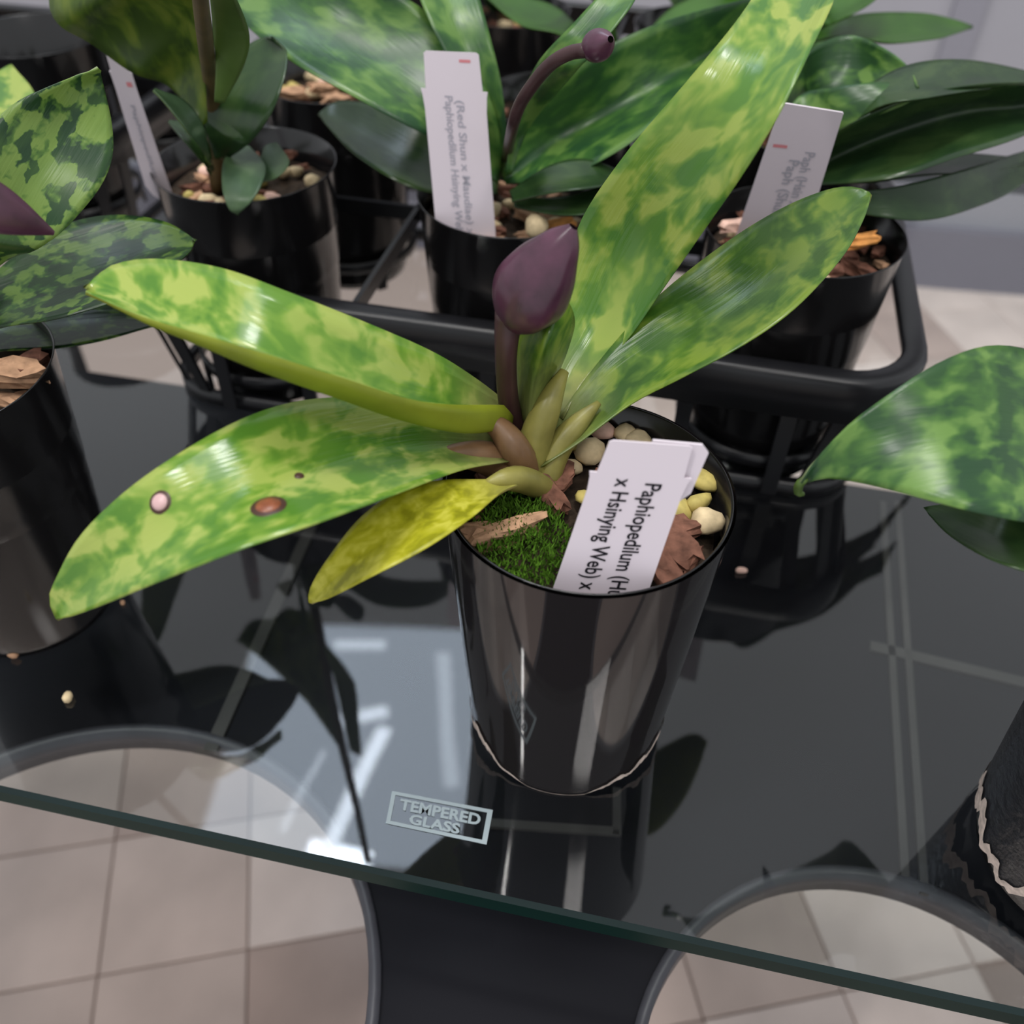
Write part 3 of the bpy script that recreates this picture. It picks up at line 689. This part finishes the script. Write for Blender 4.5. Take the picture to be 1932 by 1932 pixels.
leaf(p3, [(1490, 380), (1600, 365), (1700, 350), (1800, 325), (1932, 285), (2000, 270)], [(1490, 400), (1600, 402), (1740, 416), (1850, 388), (1930, 348), (2000, 275)], [.12, .132, .135, .13, .12], [.116, .124, .122, .118, .115], keel=.06, top=M_dark, bot=U_dark)
leaf(p3, [(1500, 290), (1600, 270), (1720, 280), (1850, 290), (1960, 300)], [(1500, 330), (1620, 345), (1750, 330), (1860, 325), (1962, 302)], [.118, .13, .132, .128, .12], keel=.05, top=M_dark, bot=U_dark)
leaf(p3, [(1560, 240), (1640, 160), (1720, 120), (1820, 112), (1932, 132), (2010, 160)], [(1570, 260), (1660, 200), (1740, 185), (1850, 168), (1940, 165), (2010, 164)], [.14, .165, .168, .16, .15], keel=.08, top=M_dark, bot=U_dark)

# ---- the second row of the tray, mostly hidden
for k, (i, lab, mt, leaves) in enumerate((
    (-1, 'orchid in second tray row behind the brown-stemmed plant, only rim and bark showing', M_back, [([(540, 40), (500, -20), (470, -80)], [(560, 60), (560, 0), (500, -90)], [.13, .15, .16])]),
    (0, 'dark-leaved orchid in second tray row behind the curved purple stalk', M_green, [
        ([(1150, 120), (1060, 20), (980, -10), (900, -40)], [(1140, 130), (1060, 66), (980, 45), (902, -20)], [.13, .15, .152, .15]),
        ([(1150, 110), (1130, 10), (1060, -40), (1000, -70)], [(1170, 100), (1150, 0), (1110, -50), (1002, -75)], [.13, .16, .17, .18]),
        ([(1180, 120), (1260, 20), (1360, -20), (1450, -30)], [(1190, 130), (1290, 62), (1380, 20), (1452, -20)], [.13, .145, .15, .15])]),
    (1, 'plain green orchid in second tray row with one leaf pointing right', M_green, [
        ([(1470, 60), (1560, 40), (1640, 24), (1740, 24), (1800, 36), (1836, 48)], [(1480, 90), (1590, 68), (1680, 80), (1760, 74), (1800, 64), (1836, 50)], [.13, .15, .155, .15, .14]),
        ([(1480, 70), (1560, 0), (1620, -40), (1690, -80)], [(1500, 80), (1600, 30), (1660, -10), (1692, -78)], [.135, .16, .17, .18]),
        ([(1470, 80), (1560, 75), (1640, 80), (1690, 105)], [(1470, 110), (1540, 110), (1620, 112), (1688, 108)], [.125, .135, .135, .13])]))):
    c = cell(i, 1); r = thing('potted_orchid', lab, 'plant', c, GRP); pot(r); mix(r, 50+k, 30)
    MB().tube([c+Vector((0, 0, .098)), c+Vector((0, 0, .125))], [.006, .004], 10).build('stem', M_stem, r)
    for Lp, Rp, zs in leaves: leaf(r, Lp, Rp, zs, keel=.08, top=mt, bot=U_dark)
    if i == -1:
        for d in ((-.02, -.02), (.005, -.028), (.022, -.015), (-.005, -.012)):
            chip(r.children[1], c+Vector((d[0], d[1], PH-.003)), M_barkL, .014, int(1000*d[0]), .5)
# ---- the tray behind, full of darker plants
def arch_leaf(root, az, ln, wd, rise, droop, top, bot=None, z0=None):
    c = root_loc(root)+Vector((0, 0, z0 or PH-.004)); d = Vector((math.cos(az), math.sin(az), 0)); x = Vector((-d.y, d.x, 0)); Lp, Rp = [], []
    for k in range(9):
        t = k/8; p = c+d*(ln*(t*.95+.05))+Vector((0, 0, rise*math.sin(t*2.2)-droop*t*t)); w = wd*.5*(math.sin(math.pi*min(1, .12+.88*t))**.6 if t < 1 else 0)
        Lp.append(tuple(p+x*w+Vector((0, 0, w*.35)))); Rp.append(tuple(p-x*w+Vector((0, 0, w*.35))))
    return leaf(root, Lp, Rp, 0, keel=.12, top=top, bot=bot or U_dark, n=26, mm=8)
T3 = T0-t1*CX*.5+t2*.268
make_tray(T3, 'black carrier tray farthest back, half hidden under dark leaves')
for i, lab, mt, azs in ((-1, 'dark orchid in the farthest tray behind the brown-stemmed plant', M_dark, (200, 150, 90)),
                        (0, 'leafy green orchid in the farthest tray, seen above the white tag of the middle pot', M_back, (100, 40, 160, 215)),
                        (1, 'leafy dark orchid in the farthest tray behind the big upright front leaf', M_dark, (20, 80, 140, 300))):
    c = T3+t1*CX*i; r = thing('potted_orchid', lab, 'plant', c, GRP); pot(r); mix(r, 80+i, 12)
    MB().tube([c+Vector((0, 0, .098)), c+Vector((0, 0, .125))], [.006, .004], 10).build('stem', M_stem, r)
    for k, a in enumerate(azs): arch_leaf(r, math.radians(a), .085+.012*(k % 3), .034, .055+.012*(k % 2), .02, mt)
for k, (i, j, lab) in enumerate(((1, 0, 'empty black pot in the upper left tray, nearest the narrow tag'), (0, 0, 'empty black pot in the upper left tray, cut by the left picture edge'), (1, 1, 'empty black pot in the back row of the upper left tray'))):
    c = T0-t1*.452+t2*.135+t1*CX*i+t2*CY*j; r = thing('plant_pot', lab, 'pot', c, 'empty black pots'); pot(r)
# ---- plant at the left
cL = Vector((-.2205, .05, 0))
pL = thing('potted_orchid', 'dark tessellated orchid cut off by the left picture edge', 'plant', cL, GRP)
pot(pL); mL = mix(pL, 61, 36, palette=[M_bark, M_barkL, M_orange])
leaf(pL, [(-90, 560), (-60, 330), (0, 218), (90, 165), (150, 142), (186, 130)], [(-70, 600), (0, 500), (80, 466), (150, 402), (205, 322), (212, 240), (188, 131)], [.125, .16, .18, .19, .192], [.125, .145, .158, .172, .19],
     foot=cL+Vector((0, 0, PH-.003)), keel=.12, top=M_left, bot=U_pale, vee=.5)
leaf(pL, [(-100, 480), (-60, 250), (-20, 150), (18, 122)], [(-60, 480), (20, 290), (68, 190), (22, 121)], [.125, .135, .142, .148], foot=cL+Vector((0, 0, PH-.003)), keel=.06, top=M_limeD, bot=U_pale, label='pale yellow-green leaf')
leaf(pL, [(-90, 600), (0, 505), (100, 432), (200, 406), (290, 412), (340, 432), (368, 455)], [(-90, 660), (0, 618), (100, 602), (230, 562), (320, 505), (352, 480), (368, 457)], [.122, .133, .140, .140, .136], [.118, .126, .132, .134, .135], foot=cL+Vector((0, 0, PH-.003)), keel=.1, top=M_left2, bot=U_dark)
leaf(pL, [(-90, 620), (0, 565), (150, 545), (250, 562), (330, 598)], [(-90, 680), (0, 662), (100, 657), (200, 640), (330, 601)], [.115, .116, .116, .114, .112], [.111, .111, .110, .109, .111], foot=cL+Vector((0, 0, PH-.003)), keel=.1, top=M_left2, bot=U_pale)
spindle(pL, un(-60, 370, .19), un(102, 440, .175), [.0065, .0068, .006, .0045, .0026, .0006], M_purple, 'flower_petal', squash=.35)
q0 = un(-60, 370, .19); MB().tube(spline([cL+Vector((.004, .006, PH-.012)), cL+Vector((.006, .004, .155)), q0+Vector((-.004, 0, -.004)), q0+Vector((.002, 0, 0))], 16), .0022, 10).build('flower_stalk', M_stalk, pL)
chip(mL, un(20, 705, PH-.002), M_barkL, .02, 5, .3); chip(mL, un(50, 690, PH-.003), M_bark, .016, 6, 1.3)
# ---- plant at the right
cR = Vector((.172, -.052, 0))
pR = thing('potted_orchid', 'glossy green orchid cut off by the right picture edge, pot foot torn', 'plant', cR, GRP)
pot(pR); mix(pR, 71, 24)
tornR = lambda a: .012+.004*math.sin(5*a)+.0022*math.sin(17*a+1)+.0012*math.sin(41*a)
sR = sleeve(pR, tornR, plain('scuffed_black_sleeve', srgb(30, 31, 35), .35, .5, noise=.3, nscale=300, bump=1.0)); rag(sR, tornR, .9)
leaf(pR, [(2080, 760), (2000, 690), (1932, 657), (1850, 654), (1760, 690), (1680, 742), (1600, 802), (1540, 868), (1513, 912)],
     [(2080, 1010), (1932, 984), (1850, 968), (1740, 940), (1640, 915), (1560, 903), (1514, 914)], [.135, .155, .163, .16, .15, .135], [.128, .140, .146, .145, .14, .133], foot=cR+Vector((0, 0, PH-.003)), keel=.04, top=M_right, bot=U_pale, vee=.3)
stalk(pR, [(1520, 903), (1508, 914), (1506, 930), (1516, 932)], [.135, .134, .13, .129], [.001, .0012, .0012, .0006], U_green, 'leaf_tip', 8)
leaf(pR, [(2060, 1010), (1932, 978), (1850, 955), (1790, 950), (1742, 957)], [(2060, 1110), (1932, 1076), (1860, 1050), (1790, 1008), (1744, 960)], [.12, .128, .128, .122, .114], foot=cR+Vector((0, 0, PH-.003)), keel=.1, top=M_dark, bot=U_dark)

# ------------------------------------------------------------------ white plant tags
def ptag(label, q, z, lines, ink, cap, notch=True, back=True, curl=0, reds=()):
    """q: pixels of top-left, top-right, bottom-right, bottom-left; z: heights of top and bottom edge"""
    a, b, c, d = un(*q[0], z[0]), un(*q[1], z[0]), un(*q[2], z[1]), un(*q[3], z[1])
    tp, g = (a+b)/2, (c+d)/2; nrm = (b-a).cross(g-tp).normalized()
    if nrm.dot(CAM-g) < 0: nrm = -nrm
    def onplane(px, py): r = un(px, py, 0)-CAM; return CAM+r*((g-CAM).dot(nrm)/r.dot(nrm))
    a, b, c, d = (onplane(*k) for k in q)       # the blade is flat
    t = thing('plant_tag', label, 'tag', g, 'white plant tags')
    def P(u, v, e=0): return a.lerp(b, u).lerp(d.lerp(c, u), v)+nrm*e
    v1 = 1.06
    out = [(.10, .0), (.06, .01), (.04, .19), (-.04, .19), (-.02, .22), (0, .3), (0, 1), (.2, v1), (.5, v1+.02), (.8, v1), (1, 1), (1, .3), (1.02, .22), (1.04, .19), (.96, .19), (.94, .01), (.90, 0)] if notch else \
          [(.02, 0), (0, .01), (0, .5), (0, 1), (.2, v1), (.5, v1+.02), (.8, v1), (1, 1), (1, .5), (1, .01), (.98, 0)]
    n = len(out); V = [P(u, v, .0003) for u, v in out]+[P(u, v, -.0003) for u, v in out]
    F_ = [tuple(range(n)), tuple(range(2*n-1, n-1, -1))]+[(i, i+n, (i+1) % n+n, (i+1) % n) for i in range(n)]
    obj('tag_blade', V, F_, M_tagm, t, smooth=False)
    if back:                                   # a second tag tucked behind it
        V = [P(u+.17, v-.012*0, e)+Vector((0, 0, 0)) for e in (-.0012, -.0022) for u, v in ((.35, .0), (.88, .005), (.97, .05), (.93, .3), (.6, .5), (.3, .5))]
        obj('tag_fold', V, [tuple(range(6)), tuple(range(11, 5, -1))]+[(i, i+6, (i+1) % 6+6, (i+1) % 6) for i in range(6)], M_tagm, t, smooth=False)
    mb = MB(); H = ((d+c)/2-(a+b)/2).length; Wd = (b-a).length
    for txt, u, v0, vl in lines:               # written down the blade: baseline at u, from v0 over the length vl
        vs, fs, w, h = text_mesh(txt, 1)
        mb.add([P(u+cap*v.y/.72, v0+vl*v.x/w, .0005) for v in vs], fs)
    if lines: mb.build('lettering', ink, t, smooth=False)
    for u0, u1, v0, v1_ in reds:
        mr = MB(); mr.add([P(u0, v1_, .00045), P(u1, v1_, .00045), P(u1, v0, .0006), P(u0, v0, .0006)], [(0, 1, 2, 3)]); mr.build('red_mark', M_red, t, smooth=False)
    return t
ptag('white plant tag with two crisp printed lines in the front pot', ((1140, 829), (1318, 842), (1218, 1130), (1040, 1120)), (.152, .105),
     (('Paphiopedilum (Hun', .585, .235, .80), ('x Hsinying Web) x V', .27, .215, .82)), M_ink, .18)
ptag('narrow white plant tag turned edgeways in the pot with the brown stem', ((190, 76), (226, 74), (326, 368), (274, 350)), (.172, .105), (('Paphiopedilum', .45, .4, .5),), M_faint, .2, back=False, reds=((.6, .85, .25, .28),))
ptag('white plant tag with faded print beside the curved purple flower stalk', ((792, 95), (910, 100), (936, 456), (824, 441)), (.176, .105),
     (('Paphiopedilum Hsinying Web x', .34, .22, .8), ('(Red Shun x Maudiae) x', .52, .24, .74)), M_faint, .13, back=False, reds=((.62, .8, .035, .05),))
ptag('white plant tag leaning right in the dark long-leaved pot', ((1474, 193), (1592, 212), (1512, 470), (1380, 470)), (.172, .105),
     (('Paph (Hsin x Web', .62, .27, .55), ('Paph (Shun', .42, .33, .4)), M_faint, .16, notch=False, back=False, reds=((.1, .32, .24, .26),))

# ------------------------------------------------------------------ crumbs on the glass
for x, y, r, mt, lab in ((1398, 1080, .0021, M_pebP, 'tiny pale pink pebble on the glass right of the front pot'), (28, 1238, .0024, M_barkL, 'small tan crumb by the foot of the left pot'),
                         (232, 1140, .0012, M_barkL, 'speck of bark on the glass below the spotted leaf'), (130, 1320, .0022, M_peb, 'pale crumb on the glass between left pot and rack cutout')):
    p = un(x, y, 0); vs, fs = rock((p.x, p.y, r*.75), (r, r*.9, r*.8), int(x)); o = obj('pebble', vs, fs, mt); tag(o, lab, 'pebble', 'crumbs fallen on the glass')
